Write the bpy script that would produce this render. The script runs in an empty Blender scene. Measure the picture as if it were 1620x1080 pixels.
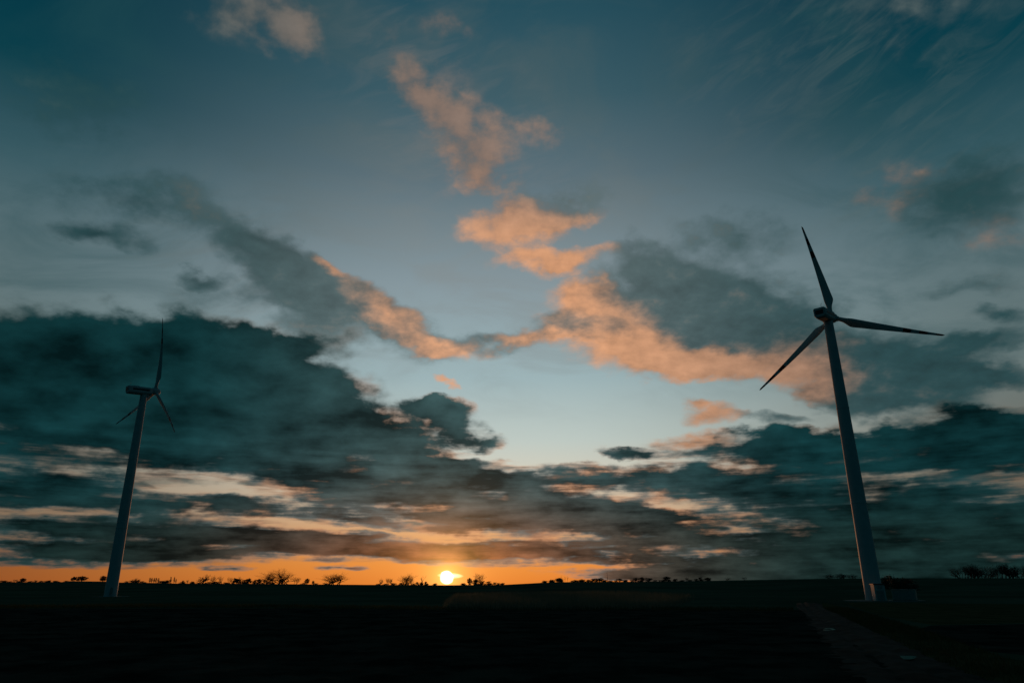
import bpy, bmesh, math, random
from math import sin, cos, tan, atan, atan2, asin, radians, degrees, pi, sqrt, exp
from mathutils import Vector, Matrix, noise as mnoise

scene = bpy.context.scene
COL = scene.collection
random.seed(7)

# ------------------------------------------------------------------ camera
F_PX, HOR, ROLL, EYE = 1108.6, 923.05, 0.010087, 4.5      # focal length and horizon row of a 1620 px wide frame
PITCH = atan((HOR - 540) / F_PX)
_r0, _u0, _f0 = Vector((1, 0, 0)), Vector((0, -sin(PITCH), cos(PITCH))), Vector((0, cos(PITCH), sin(PITCH)))
CR = cos(ROLL) * _r0 - sin(ROLL) * _u0
CU = sin(ROLL) * _r0 + cos(ROLL) * _u0
cam_data = bpy.data.cameras.new("camera")
cam_data.sensor_width = 36.0
cam_data.lens = F_PX / 1620 * 36
cam_data.clip_start, cam_data.clip_end = 0.5, 40000
cam = bpy.data.objects.new("camera", cam_data)
M = Matrix((CR, CU, -_f0)).transposed().to_4x4()
M.translation = (0, 0, EYE)
cam.matrix_world = M
COL.objects.link(cam)
scene.camera = cam

def ray(px, py):
    """direction in the world of a point of the photograph (1620 x 1080)"""
    return (CR * ((px - 810) / F_PX) + CU * ((540 - py) / F_PX) + _f0).normalized()

def sky_pos(px, py):
    d = ray(px, py)
    return degrees(atan2(d.x, d.y)), degrees(asin(d.z))

# ------------------------------------------------------------------ light
SUN_AZ, SUN_EL = sky_pos(707, 913)
scene.view_settings.view_transform = 'Standard'
scene.view_settings.look = 'None'
scene.view_settings.exposure = 0.0
scene.view_settings.gamma = 1.0
sun_data = bpy.data.lights.new("sun", 'SUN')
sun_data.energy = 1.1
sun_data.angle = radians(0.5)
sun_data.color = (1.0, 0.40, 0.16)
sun = bpy.data.objects.new("sun", sun_data)
_sd = Vector((sin(radians(SUN_AZ)) * cos(radians(SUN_EL)), cos(radians(SUN_AZ)) * cos(radians(SUN_EL)), sin(radians(SUN_EL))))
sun.rotation_euler = _sd.to_track_quat('Z', 'Y').to_euler()
COL.objects.link(sun)

# ------------------------------------------------------------------ world: dusk sky with clouds
def lin(c):
    return tuple((v / 255 / 12.92) if v / 255 <= 0.04045 else ((v / 255 + 0.055) / 1.055) ** 2.4 for v in c)

world = bpy.data.worlds.new("World")
scene.world = world
world.use_nodes = True
NT = world.node_tree
NT.nodes.clear()

class G:
    """small helper to write node trees as formulas"""
    def __init__(s, nt): s.nt = nt
    def node(s, t, **kw):
        n = s.nt.nodes.new(t)
        for k, v in kw.items(): setattr(n, k, v)
        return n
    def put(s, sock, v):
        if isinstance(v, bpy.types.NodeSocket): s.nt.links.new(v, sock)
        elif v is not None: sock.default_value = v
    def m(s, op, a, b=None, c=None, clamp=False):
        n = s.node('ShaderNodeMath', operation=op, use_clamp=clamp)
        for i, v in enumerate((a, b, c)):
            if v is not None: s.put(n.inputs[i], v)
        return n.outputs[0]
    def vm(s, op, a, b=None, scale=None):
        n = s.node('ShaderNodeVectorMath', operation=op)
        s.put(n.inputs[0], a)
        if b is not None: s.put(n.inputs[1], b)
        if scale is not None: s.put(n.inputs['Scale'], scale)
        return n.outputs['Value'] if op in ('LENGTH', 'DOT_PRODUCT', 'DISTANCE') else n.outputs[0]
    def sm(s, v, a, b, lo=0.0, hi=1.0):
        n = s.node('ShaderNodeMapRange', interpolation_type='SMOOTHSTEP')
        s.put(n.inputs[0], v)
        for i, x in enumerate((a, b, lo, hi)): s.put(n.inputs[i + 1], x)
        return n.outputs[0]
    def xyz(s, x, y, z):
        n = s.node('ShaderNodeCombineXYZ')
        for i, v in enumerate((x, y, z)): s.put(n.inputs[i], v)
        return n.outputs[0]
    def mix(s, f, a, b):
        n = s.node('ShaderNodeMix', data_type='RGBA')
        s.put(n.inputs[0], f)
        for i, v in ((6, a), (7, b)):
            s.put(n.inputs[i], (*v, 1.0) if isinstance(v, tuple) else v)
        return n.outputs[2]
    def noise(s, vec, scale, detail=6, rough=0.55, color=False, dist=0.0, lac=2.0):
        n = s.node('ShaderNodeTexNoise')
        s.put(n.inputs['Vector'], vec)
        for k, v in (('Scale', scale), ('Detail', detail), ('Roughness', rough), ('Distortion', dist), ('Lacunarity', lac)):
            n.inputs[k].default_value = v
        return n.outputs['Color' if color else 'Fac']
    def ramp(s, f, stops, interp='EASE'):
        n = s.node('ShaderNodeValToRGB')
        r = n.color_ramp
        r.interpolation = interp
        while len(r.elements) > 1: r.elements.remove(r.elements[-1])
        for i, (p, c) in enumerate(stops):
            e = r.elements[0] if i == 0 else r.elements.new(p)
            e.position = p
            e.color = (*c, 1.0)
        s.put(n.inputs[0], f)
        return n.outputs[0]

W = G(NT)
DIR = W.node('ShaderNodeTexCoord').outputs['Generated']
_sp = W.node('ShaderNodeSeparateXYZ'); W.put(_sp.inputs[0], DIR)
dx, dy, dz = _sp.outputs
AZ = W.m('MULTIPLY', W.m('ARCTAN2', dx, dy), 180 / pi)
EL = W.m('MULTIPLY', W.m('ARCSINE', dz), 180 / pi)
UV = W.xyz(AZ, EL, 0.0)
inv = W.m('DIVIDE', 1.0, W.m('ADD', W.m('MAXIMUM', dz, 0.0), 0.38))
PL = W.xyz(W.m('MULTIPLY', dx, inv), W.m('MULTIPLY', dy, inv), 0.0)      # a flat cloud deck seen from below

# angle from the sun
cosang = W.vm('DOT_PRODUCT', DIR, tuple(_sd))
ANG = W.m('MULTIPLY', W.m('ARCCOSINE', W.m('MINIMUM', cosang, 0.9999999)), 180 / pi)
dAZ = W.m('ABSOLUTE', W.m('SUBTRACT', AZ, -2.0))

# clear sky: one set of colours by height in the middle, a darker one to the sides
def el_ramp(stops):
    return W.ramp(W.m('DIVIDE', EL, 90.0, clamp=True), [(e / 90, lin(c)) for e, c in stops], 'LINEAR')
mid = el_ramp([(0, (222, 126, 48)), (1.6, (228, 143, 64)), (3.2, (214, 154, 98)), (5.7, (212, 184, 152)), (8.8, (204, 203, 188)), (11, (188, 200, 194)),
               (16, (156, 179, 183)), (23.5, (134, 151, 158)), (28, (114, 131, 138)), (32, (92, 112, 121)), (38, (60, 92, 103)), (45, (34, 76, 90)), (60, (18, 60, 76)), (90, (8, 40, 52))])
side = el_ramp([(0, (140, 74, 34)), (2, (134, 80, 46)), (4, (118, 98, 78)), (8, (110, 108, 98)), (14, (102, 118, 118)), (22, (90, 112, 117)), (28, (54, 88, 97)),
                (34, (4, 60, 72)), (42, (0, 50, 64)), (50, (0, 46, 60)), (90, (4, 30, 40))])
back = el_ramp([(0, (2, 38, 46)), (20, (2, 48, 58)), (90, (4, 32, 42))])
clear = W.mix(W.m('POWER', W.sm(dAZ, 2.0, 40.0), 1.2), mid, side)
clear = W.mix(W.sm(dAZ, 40.0, 85.0), clear, back)
# physical sky under it, in a small share
nish = W.node('ShaderNodeTexSky', sky_type='NISHITA', sun_disc=False)
nish.sun_elevation = radians(SUN_EL)
nish.sun_rotation = radians(SUN_AZ)
clear = W.vm('ADD', clear, W.vm('SCALE', nish.outputs[0], scale=0.004))

# cloud coordinates, ragged by noise
n1 = W.noise(PL, 5.0, 4, 0.5, color=True)
n2 = W.noise(PL, 16.0, 5, 0.55, color=True)
flat = W.sm(EL, 0.0, 22.0, 0.10, 1.0)
wv = W.vm('ADD', W.vm('SCALE', W.vm('SUBTRACT', n1, (0.5, 0.5, 0.5)), scale=4.6),
          W.vm('SCALE', W.vm('SUBTRACT', n2, (0.5, 0.5, 0.5)), scale=2.6))
wv = W.vm('MULTIPLY', wv, W.xyz(1.0, flat, 0.0))
WUV = W.vm('ADD', UV, wv)

def blobs(lst, vec, grow=1.0):
    acc = None
    for (x1, y1, x2, y2, w, amp) in lst:
        a1, e1 = sky_pos(x1, y1); a2, e2 = sky_pos(x2, y2)
        xm, ym = (x1 + x2) / 2, (y1 + y2) / 2
        am, em = sky_pos(xm, ym)
        L = sqrt((x2 - x1) ** 2 + (y2 - y1) ** 2) or 1
        nx, ny = -(y2 - y1) / L, (x2 - x1) / L
        aw, ew = sky_pos(xm + nx * w, ym + ny * w)
        half = sqrt((a2 - a1) ** 2 + (e2 - e1) ** 2) / 2
        wid = sqrt((aw - am) ** 2 + (ew - em) ** 2)
        mp = W.node('ShaderNodeMapping', vector_type='TEXTURE')
        W.put(mp.inputs['Vector'], vec)
        mp.inputs['Location'].default_value = (am, em, 0)
        mp.inputs['Rotation'].default_value = (0, 0, atan2(e2 - e1, a2 - a1))
        mp.inputs['Scale'].default_value = ((half + wid * 0.5) * 1.35 * grow, wid * 1.45 * grow, 1)
        gr = W.node('ShaderNodeTexGradient', gradient_type='SPHERICAL')
        W.put(gr.inputs[0], mp.outputs[0])
        acc = W.m('MULTIPLY', gr.outputs['Fac'], amp) if acc is None else W.m('MULTIPLY_ADD', gr.outputs['Fac'], amp, acc)
    return acc

# heavy low cloud (photo px: ends of the long axis, half width, strength)
HEAVY = [(-160, 615, 430, 630, 118, 2.2), (150, 600, 600, 680, 92, 2.0), (330, 690, 690, 705, 52, 1.8), (400, 540, 560, 545, 26, 1.2),
         (665, 645, 745, 668, 25, 1.25), (700, 692, 780, 702, 13, 1.2), (640, 640, 720, 640, 14, 0.9),
         (-60, 765, 240, 785, 24, 1.8), (420, 750, 760, 768, 40, 1.9), (620, 778, 1000, 800, 34, 1.9), (660, 738, 870, 748, 15, 1.4),
         (860, 757, 1080, 757, 17, 1.6), (830, 800, 1110, 845, 26, 1.6), (180, 798, 560, 806, 14, 1.5), (-60, 830, 420, 832, 15, 1.6), (480, 816, 640, 832, 9, 1.2), (600, 812, 900, 838, 22, 1.7), (250, 782, 420, 786, 8, 0.9), (330, 846, 600, 850, 11, 1.5), (-60, 800, 330, 803, 10, 1.2), (1040, 752, 1260, 790, 24, 1.3), (980, 812, 1150, 826, 12, 1.0),
         (-60, 858, 620, 858, 20, 1.9), (-80, 884, 420, 882, 13, 1.6), (560, 866, 900, 880, 17, 2.0), (820, 868, 1060, 872, 16, 1.6), (420, 872, 700, 876, 13, 1.2),
         (950, 886, 1680, 888, 26, 1.9), (980, 846, 1700, 846, 28, 1.75), (1050, 780, 1700, 795, 24, 1.45), (1100, 814, 1700, 814, 18, 1.35), (1080, 750, 1300, 752, 10, 1.0),
         (1070, 722, 1700, 722, 38, 2.0), (1330, 702, 1720, 702, 34, 1.7), (1160, 700, 1330, 705, 24, 1.4), (1480, 660, 1640, 662, 16, 1.5),
         (950, 719, 1036, 718, 9, 1.3), (1540, 842, 1700, 842, 30, 1.4), (880, 905, 1180, 912, 9, 1.5), (960, 906, 1240, 910, 13, 1.7), (1180, 906, 1720, 902, 16, 1.9), (1300, 912, 1720, 912, 10, 1.6), (330, 897, 400, 898, 4, 1.0), (500, 897, 580, 899, 4, 0.9)]
# thinner grey cloud
GREY = [(80, 375, 225, 395, 27, 1.5), (80, 300, 340, 325, 44, 0.95), (300, 440, 352, 446, 17, 1.2), (330, 360, 480, 420, 40, 1.25), (380, 400, 540, 470, 44, 1.2),
        (480, 450, 700, 560, 40, 1.2), (280, 470, 560, 490, 34, 0.8), (470, 520, 560, 560, 26, 1.0), (1010, 440, 1270, 500, 66, 1.5), (870, 518, 960, 520, 20, 1.5), (940, 470, 1180, 525, 40, 1.0), (1000, 520, 1150, 545, 22, 0.6),
        (1080, 470, 1330, 540, 44, 0.9), (1310, 560, 1560, 590, 50, 1.5), (1300, 620, 1500, 610, 36, 1.3), (1470, 555, 1660, 530, 18, 1.1), (1420, 470, 1640, 440, 16, 0.5), (1540, 495, 1650, 500, 16, 1.0),
        (1500, 605, 1650, 600, 16, 1.0), (1170, 660, 1300, 664, 10, 1.0), (1460, 340, 1560, 300, 54, 1.0), (1540, 260, 1650, 300, 56, 0.8), (1080, 360, 1260, 370, 38, 0.8),
        (40, 140, 210, 180, 66, 0.7), (830, 330, 960, 300, 36, 0.7), (690, 540, 860, 540, 20, 0.8), (1340, 640, 1560, 650, 22, 1.0), (1000, 400, 1060, 470, 30, 0.8)]
# cloud lit from below by the sun
LIT = [(745, 365, 925, 342, 27, 1.5), (768, 408, 970, 412, 18, 1.4), (835, 432, 930, 428, 14, 1.1), (722, 255, 800, 315, 26, 0.8), (690, 185, 800, 265, 42, 0.7),
       (630, 130, 720, 185, 34, 0.62), (600, 60, 680, 130, 30, 0.4), (640, 90, 800, 340, 70, 0.38), (810, 212, 895, 222, 18, 0.5), (310, -10, 490, 30, 48, 0.8), (425, 45, 510, 75, 28, 0.7), (660, 10, 760, 40, 26, 0.4),
       (870, 490, 960, 478, 26, 1.0), (880, 540, 1130, 576, 34, 1.4), (1040, 586, 1230, 576, 22, 1.6), (1170, 556, 1330, 552, 32, 1.3), (780, 535, 880, 540, 12, 0.85),
       (560, 470, 680, 550, 27, 1.35), (490, 400, 560, 440, 10, 0.9), (650, 545, 770, 557, 18, 0.9), (690, 598, 722, 612, 6, 1.0), (1255, 600, 1345, 605, 27, 1.5),
       (1080, 655, 1170, 655, 18, 1.3), (1068, 638, 1120, 634, 7, 1.1), (668, 633, 716, 634, 7, 1.2), (1040, 700, 1160, 694, 13, 1.3), (1300, 40, 1560, -10, 30, 0.4),
       (1340, 100, 1480, 58, 28, 0.4), (1340, 300, 1480, 280, 44, 0.42), (1540, 365, 1660, 372, 36, 0.45), (920, 470, 1060, 560, 40, 0.9)]
D3 = blobs(HEAVY, WUV)
D2 = blobs(GREY, WUV)
D1 = blobs(LIT, WUV)

fb = W.noise(PL, 9.0, 8, 0.52)
fbs = W.m('SUBTRACT', fb, 0.5)
fine = W.m('SUBTRACT', W.noise(PL, 26.0, 7, 0.56), 0.5)
big = W.m('SUBTRACT', W.noise(PL, 4.5, 5, 0.5), 0.5)
# flat streaks low over the horizon
streak = W.m('SUBTRACT', W.noise(W.xyz(W.m('MULTIPLY', AZ, 0.13), W.m('MULTIPLY', EL, 1.45), 2.7), 1.0, 7, 0.56), 0.5)
low = W.sm(EL, 15.0, 6.0)

lat = W.sm(dAZ, 4.0, 33.0)                       # towards the sides the cloud is darker
glow = W.m('EXPONENT', W.m('DIVIDE', W.vm('LENGTH', W.vm('MULTIPLY', W.vm('SUBTRACT', UV, (SUN_AZ, 0.0, 0.0)), (0.21, 0.52, 0.0))), -1.0))
lit_c = W.mix(lat, lin((214, 154, 112)), lin((138, 108, 90)))
lit_c = W.mix(W.sm(EL, 24.0, 35.0), lit_c, W.mix(lat, lin((146, 118, 101)), lin((88, 98, 96))))
grey_c = W.mix(lat, lin((86, 102, 103)), lin((36, 68, 72)))
lath = W.sm(dAZ, 3.0, 26.0)
heavy_c = W.mix(lath, lin((46, 69, 70)), lin((12, 45, 48)))
heavy_c = W.mix(W.sm(EL, 8.0, 2.0), heavy_c, W.mix(lath, lin((50, 59, 55)), lin((18, 39, 38))))
heavy_c = W.mix(W.m('MULTIPLY', glow, 1.0, clamp=True), heavy_c, lin((236, 124, 44)))

# a thin veil over the whole sky
veil = W.sm(W.noise(W.vm('MULTIPLY', PL, (1.0, 1.5, 0.0)), 4.0, 8, 0.58, dist=0.8), 0.42, 0.70)
clear = W.mix(W.m('MULTIPLY', veil, W.sm(EL, 10.0, 20.0, 0.0, 0.42)), clear, W.mix(lat, W.mix(W.sm(EL, 24.0, 40.0), lin((132, 138, 138)), lin((84, 98, 98))), lin((34, 74, 80))))
# fine high streaks, upper right and upper middle
ca, sa = cos(radians(17)), sin(radians(17))
hu = W.m('ADD', W.m('MULTIPLY', AZ, ca), W.m('MULTIPLY', EL, sa))
hv = W.m('SUBTRACT', W.m('MULTIPLY', EL, ca), W.m('MULTIPLY', AZ, sa))
hs = W.noise(W.xyz(W.m('MULTIPLY', hu, 0.16), W.m('MULTIPLY', hv, 0.62), 4.4), 1.0, 7, 0.6, dist=1.1)
hm = blobs([(1150, 120, 1640, -40, 150, 1.2), (1300, 330, 1640, 270, 110, 1.2), (560, 20, 840, 330, 110, 0.6), (60, 330, 520, 470, 120, 0.8)], WUV)
clear = W.mix(W.m('MULTIPLY', W.m('MULTIPLY', W.sm(hs, 0.42, 0.72), W.m('MINIMUM', hm, 1.0)), 0.30), clear, W.mix(lat, lin((150, 136, 128)), lin((86, 102, 101))))
# thin cloud
Dm = W.m('ADD', D1, D2)
Dmn = W.m('ADD', W.m('ADD', W.m('MULTIPLY_ADD', W.m('MULTIPLY', fine, W.sm(EL, 22.0, 32.0)), 1.3, Dm), W.m('MULTIPLY', fbs, 1.7)), W.m('MULTIPLY', fine, 0.7))
am = W.m('MULTIPLY', W.sm(Dmn, 0.0, 1.15), W.sm(Dm, 0.0, 0.4))
ratio = W.m('DIVIDE', D1, W.m('ADD', Dm, 0.02))
ratio = W.sm(W.m('ADD', ratio, W.m('MULTIPLY', W.m('ADD', fbs, W.m('MULTIPLY', fine, 0.6)), 1.1)), 0.06, 1.0)
thin_c = W.mix(ratio, grey_c, lit_c)
thin_c = W.vm('SCALE', thin_c, scale=W.m('ADD', 1.0, W.m('ADD', W.m('MULTIPLY', fine, 0.8), W.m('MULTIPLY', fbs, 1.0))))
sky = W.mix(W.m('MULTIPLY', am, W.sm(EL, 26.0, 36.0, 0.94, 0.72)), clear, thin_c)
# thin streaks low down, seen in the gaps of the heavy cloud
st2 = W.noise(W.xyz(W.m('MULTIPLY', AZ, 0.20), W.m('MULTIPLY', EL, 1.7), 7.3), 1.0, 7, 0.58)
st_a = W.m('MULTIPLY', W.sm(st2, 0.40, 0.62), W.m('MULTIPLY', W.sm(D3, 0.02, 0.5), W.sm(EL, 13.0, 8.0)))
st_c = W.mix(W.sm(st2, 0.46, 0.66), W.mix(lat, lin((205, 146, 106)), lin((122, 98, 80))), W.mix(lat, lin((96, 98, 92)), lin((40, 60, 60))))
sky = W.mix(W.m('MULTIPLY', st_a, W.sm(EL, 1.2, 3.0, 0.25, 0.9)), sky, st_c)
# heavy cloud, its rims warm in places
D3c = W.m('MINIMUM', D3, W.sm(EL, 9.0, 14.0, W.m('ADD', W.m('ADD', W.sm(AZ, 8.0, 22.0, 1.46, 1.62), W.sm(AZ, -16.0, -30.0, 0.0, 0.14)), W.sm(EL, 4.5, 2.5, 0.0, 0.3)), 2.2))
D3n = W.m('ADD', W.m('ADD', D3c, W.m('MULTIPLY', fbs, 2.0)), W.m('MULTIPLY', fine, 0.7))
D3n = W.m('MULTIPLY_ADD', W.m('MULTIPLY', streak, low), 3.0, D3n)
a3 = W.m('MULTIPLY', W.sm(D3n, 0.05, 0.95), W.sm(D3, 0.0, 0.35))
thick = W.sm(D3n, 0.25, W.sm(EL, 12.0, 7.0, 1.0, 1.3))
warm = W.m('MULTIPLY', W.sm(W.noise(PL, 6.0, 3, 0.5), 0.46, 0.62), W.m('MULTIPLY', W.sm(lat, 1.0, 0.3, 0.35, 1.0), W.sm(EL, 19.0, 11.0, 0.2, 1.0)))
rim_c = W.mix(warm, W.mix(lat, lin((116, 124, 122)), lin((52, 78, 80))), W.mix(lat, lin((214, 152, 112)), lin((140, 116, 96))))
shade = W.m('ADD', 1.0, W.m('ADD', W.m('MULTIPLY', big, 3.0), W.m('ADD', W.m('MULTIPLY', fbs, 1.3), W.m('MULTIPLY', fine, 0.5))))
shade = W.m('MULTIPLY_ADD', W.m('MULTIPLY', W.m('SUBTRACT', st2, 0.5), low), 2.2, shade)
hc = W.mix(thick, rim_c, W.vm('SCALE', heavy_c, scale=W.m('MAXIMUM', shade, 0.35)))
sky = W.mix(a3, sky, hc)
# sun disc behind the low cloud and the light round it
sun_n = W.m('SUBTRACT', W.noise(W.xyz(W.m('MULTIPLY', AZ, 0.9), W.m('MULTIPLY', EL, 2.6), 0.3), 1.0, 1, 0.5), 0.5)
disc = W.sm(W.m('ADD', ANG, W.m('MULTIPLY', sun_n, 0.22)), 0.56, 0.30)
aur = W.m('ADD', W.m('EXPONENT', W.m('DIVIDE', ANG, -0.85)), W.m('MULTIPLY', W.m('EXPONENT', W.m('DIVIDE', ANG, -2.4)), 0.34))
sky = W.vm('ADD', sky, W.vm('SCALE', (1.0, 0.50, 0.12), scale=W.m('MULTIPLY', aur, 1.1)))
sky = W.vm('ADD', sky, W.vm('SCALE', (1.0, 0.85, 0.62), scale=W.m('MULTIPLY', disc, 5.0)))
sky = W.vm('ADD', sky, W.vm('SCALE', (1.0, 0.8, 0.45), scale=W.m('MULTIPLY', blobs([(698, 909.5, 727, 910.5, 3.2, 2.4)], UV), 1.0)))
# under the horizon: dark land colour
sky = W.mix(W.sm(EL, -0.5, -4.0), sky, lin((6, 14, 14)))
bg = W.node('ShaderNodeBackground')
W.put(bg.inputs['Color'], W.vm('SCALE', sky, scale=10.0))
bg.inputs['Strength'].default_value = 0.1
out = W.node('ShaderNodeOutputWorld')
NT.links.new(bg.outputs[0], out.inputs['Surface'])
world.cycles.sampling_method = 'MANUAL'
world.cycles.sample_map_resolution = 512

# ------------------------------------------------------------------ terrain height
SKYLINE = [(-400, 921), (0, 921), (102, 920.5), (110, 919), (166, 919.5), (185, 921), (235, 921.5), (280, 922.5), (400, 922.8), (520, 924), (700, 925), (790, 924.6),
           (815, 923.4), (860, 921), (900, 920), (1000, 919.6), (1100, 918.6), (1180, 917), (1290, 915), (1400, 914), (1500, 914), (1620, 914), (2000, 913)]
SK = []
for x, y in SKYLINE:
    a, e = sky_pos(x, y)
    SK.append((a, e))
DR = [(-60, 1300), (-36, 1300), (-24, 1000), (-17, 700), (-5, 620), (8, 640), (18, 700), (26, 620), (40, 560), (60, 560)]

def interp(t, x):
    if x <= t[0][0]: return t[0][1]
    for (x0, y0), (x1, y1) in zip(t, t[1:]):
        if x <= x1: return y0 + (y1 - y0) * (x - x0) / (x1 - x0)
    return t[-1][1]

def sstep(a, b, x):
    t = min(max((x - a) / (b - a), 0), 1)
    return t * t * (3 - 2 * t)

def ridge(az):
    r = interp(DR, az)
    return r, EYE + r * tan(radians(interp(SK, az)))

def height(x, y):
    r = sqrt(x * x + y * y)
    az = degrees(atan2(x, y))
    k = min(1.0, 340 / max(r, 1e-6))
    near = (-0.00715 * x + 0.00185 * y) * k
    near += 0.25 * mnoise.noise((x / 60, y / 60, 3.1)) * sstep(10, 60, r) * (1 - sstep(150, 200, r))
    R, H = ridge(az)
    if r <= R:
        return near + (H - near) * sstep(330, R, r)
    return H - (r - R) * 0.014

def ground_at(px, py, z=None):
    d = ray(px, py)
    g = 0.0 if z is None else z
    p = Vector((0, 0, 0))
    for _ in range(25):
        t = (g - EYE) / min(d.z, -1e-4)
        p = Vector((d.x * t, d.y * t, g))
        if z is not None: break
        g = 0.5 * g + 0.5 * height(p.x, p.y)
    return p

# ------------------------------------------------------------------ materials
def mat(name, base, rough=0.8, var=None, scale=4.0, bump=0.0, bscale=30.0, spec=0.3, coords='Object', detail=6):
    m = bpy.data.materials.new(name)
    m.use_nodes = True
    nt = m.node_tree
    g = G(nt)
    b = nt.nodes['Principled BSDF']
    b.inputs['Roughness'].default_value = rough
    b.inputs['Specular IOR Level'].default_value = spec
    tc = g.node('ShaderNodeTexCoord').outputs[coords]
    f = g.noise(tc, scale, detail, 0.6)
    c = g.mix(g.sm(f, 0.3, 0.7), tuple(base), tuple(var or [v * 0.75 for v in base]))
    g.put(b.inputs['Base Color'], c)
    if bump:
        bn = g.node('ShaderNodeBump')
        bn.inputs['Strength'].default_value = min(bump, 1.0)
        bn.inputs['Distance'].default_value = bump
        g.put(bn.inputs['Height'], g.noise(tc, bscale, 8, 0.65))
        g.put(b.inputs['Normal'], bn.outputs[0])
    return m

M_WHITE = mat('white_paint', (0.42, 0.45, 0.465), 0.65, (0.36, 0.39, 0.405), 0.6, spec=0.12)
M_BLADE = mat('blade_gelcoat', (0.42, 0.44, 0.45), 0.55, (0.36, 0.38, 0.39), 0.5, spec=0.15)
M_RED = mat('red_marking', (0.16, 0.012, 0.01), 0.5, (0.12, 0.01, 0.008), 2)
M_DARK = mat('dark_stripe', (0.03, 0.035, 0.045), 0.5, (0.025, 0.03, 0.035), 2)
M_STEEL = mat('galvanised_steel', (0.30, 0.31, 0.31), 0.45, (0.22, 0.23, 0.23), 3)
M_KIOSK = mat('kiosk_render', (0.42, 0.43, 0.42), 0.8, (0.34, 0.35, 0.34), 1.2)
M_KROOF = mat('kiosk_roof', (0.05, 0.05, 0.055), 0.7, (0.035, 0.035, 0.04), 1.5)
M_DOOR = mat('door_paint', (0.20, 0.23, 0.22), 0.55, (0.16, 0.19, 0.18), 2)
M_GREEN = mat('container_paint', (0.24, 0.29, 0.26), 0.7, (0.17, 0.21, 0.19), 1.0)
M_GRAVEL = mat('gravel', (0.17, 0.17, 0.16), 0.95, (0.11, 0.11, 0.10), 1.5, 0.05, 14, 0.02)
M_FIELD = mat('stubble_field', (0.055, 0.085, 0.058), 1.0, (0.028, 0.048, 0.032), 0.02, 0.3, 0.5, 0.0)
M_SOIL = mat('ploughed_soil', (0.044, 0.044, 0.036), 1.0, (0.010, 0.011, 0.009), 0.22, 0.25, 1.6, 0.0)
M_TRACK = mat('track_dirt', (0.040, 0.047, 0.042), 0.95, (0.012, 0.015, 0.013), 0.35, 0.1, 2.5, 0.02)
M_VERGE = mat('verge_turf', (0.075, 0.072, 0.036), 1.0, (0.036, 0.042, 0.020), 0.25, 0.2, 2.0, 0.0)
M_GRASS = mat('dry_grass_blades', (0.14, 0.15, 0.11), 0.9, (0.08, 0.10, 0.07), 0.3, spec=0.0)
M_TUFT = mat('green_grass_blades', (0.05, 0.06, 0.025), 0.9, (0.035, 0.04, 0.018), 0.5, spec=0.0)
for _m in (M_GRASS, M_TUFT):          # thin leaves let light through
    _t = _m.node_tree; _p = _t.nodes['Principled BSDF']; _o = _t.nodes['Material Output']
    _tr = _t.nodes.new('ShaderNodeBsdfTranslucent'); _mx = _t.nodes.new('ShaderNodeMixShader'); _mx.inputs[0].default_value = 0.4
    _t.links.new(_p.inputs['Base Color'].links[0].from_socket, _tr.inputs[0])
    _t.links.new(_p.outputs[0], _mx.inputs[1]); _t.links.new(_tr.outputs[0], _mx.inputs[2]); _t.links.new(_mx.outputs[0], _o.inputs['Surface'])
M_BARK = mat('bark', (0.07, 0.06, 0.05), 0.95, (0.045, 0.038, 0.032), 3)
M_TWIG = mat('twigs', (0.06, 0.05, 0.042), 0.95, (0.04, 0.034, 0.03), 2)
M_LEAF = mat('dark_foliage', (0.035, 0.045, 0.02), 0.9, (0.02, 0.028, 0.012), 4)
m = bpy.data.materials.new('puddle_water'); m.use_nodes = True
_b = m.node_tree.nodes['Principled BSDF']
_b.inputs['Base Color'].default_value = (0.012, 0.012, 0.01, 1)
_b.inputs['Roughness'].default_value = 0.03
_g = G(m.node_tree)
_bp = _g.node('ShaderNodeBump'); _bp.inputs['Strength'].default_value = 0.05; _bp.inputs['Distance'].default_value = 0.02
_g.put(_bp.inputs['Height'], _g.noise(_g.node('ShaderNodeTexCoord').outputs['Object'], 3.0, 3, 0.5))
_g.put(_b.inputs['Normal'], _bp.outputs[0])
M_WATER = m

# ------------------------------------------------------------------ object helpers
def obj(name, verts, faces, material, parent=None, mats=None, fm=None, smooth=False):
    me = bpy.data.meshes.new(name)
    me.from_pydata([tuple(v) for v in verts], [], faces)
    for mm in (mats or [material]): me.materials.append(mm)
    if fm:
        for p, i in zip(me.polygons, fm): p.material_index = i
    if smooth:
        for p in me.polygons: p.use_smooth = True
    me.validate(); me.update()
    o = bpy.data.objects.new(name, me)
    COL.objects.link(o)
    if parent: o.parent = parent
    return o

def thing(name, label, cat, loc=(0, 0, 0), rz=0.0, group=None):
    o = bpy.data.objects.new(name, None)
    COL.objects.link(o)
    o.location = loc; o.rotation_euler = (0, 0, rz)
    o.empty_display_size = 0.5
    o['label'] = label; o['category'] = cat
    if group: o['group'] = group
    return o

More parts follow.
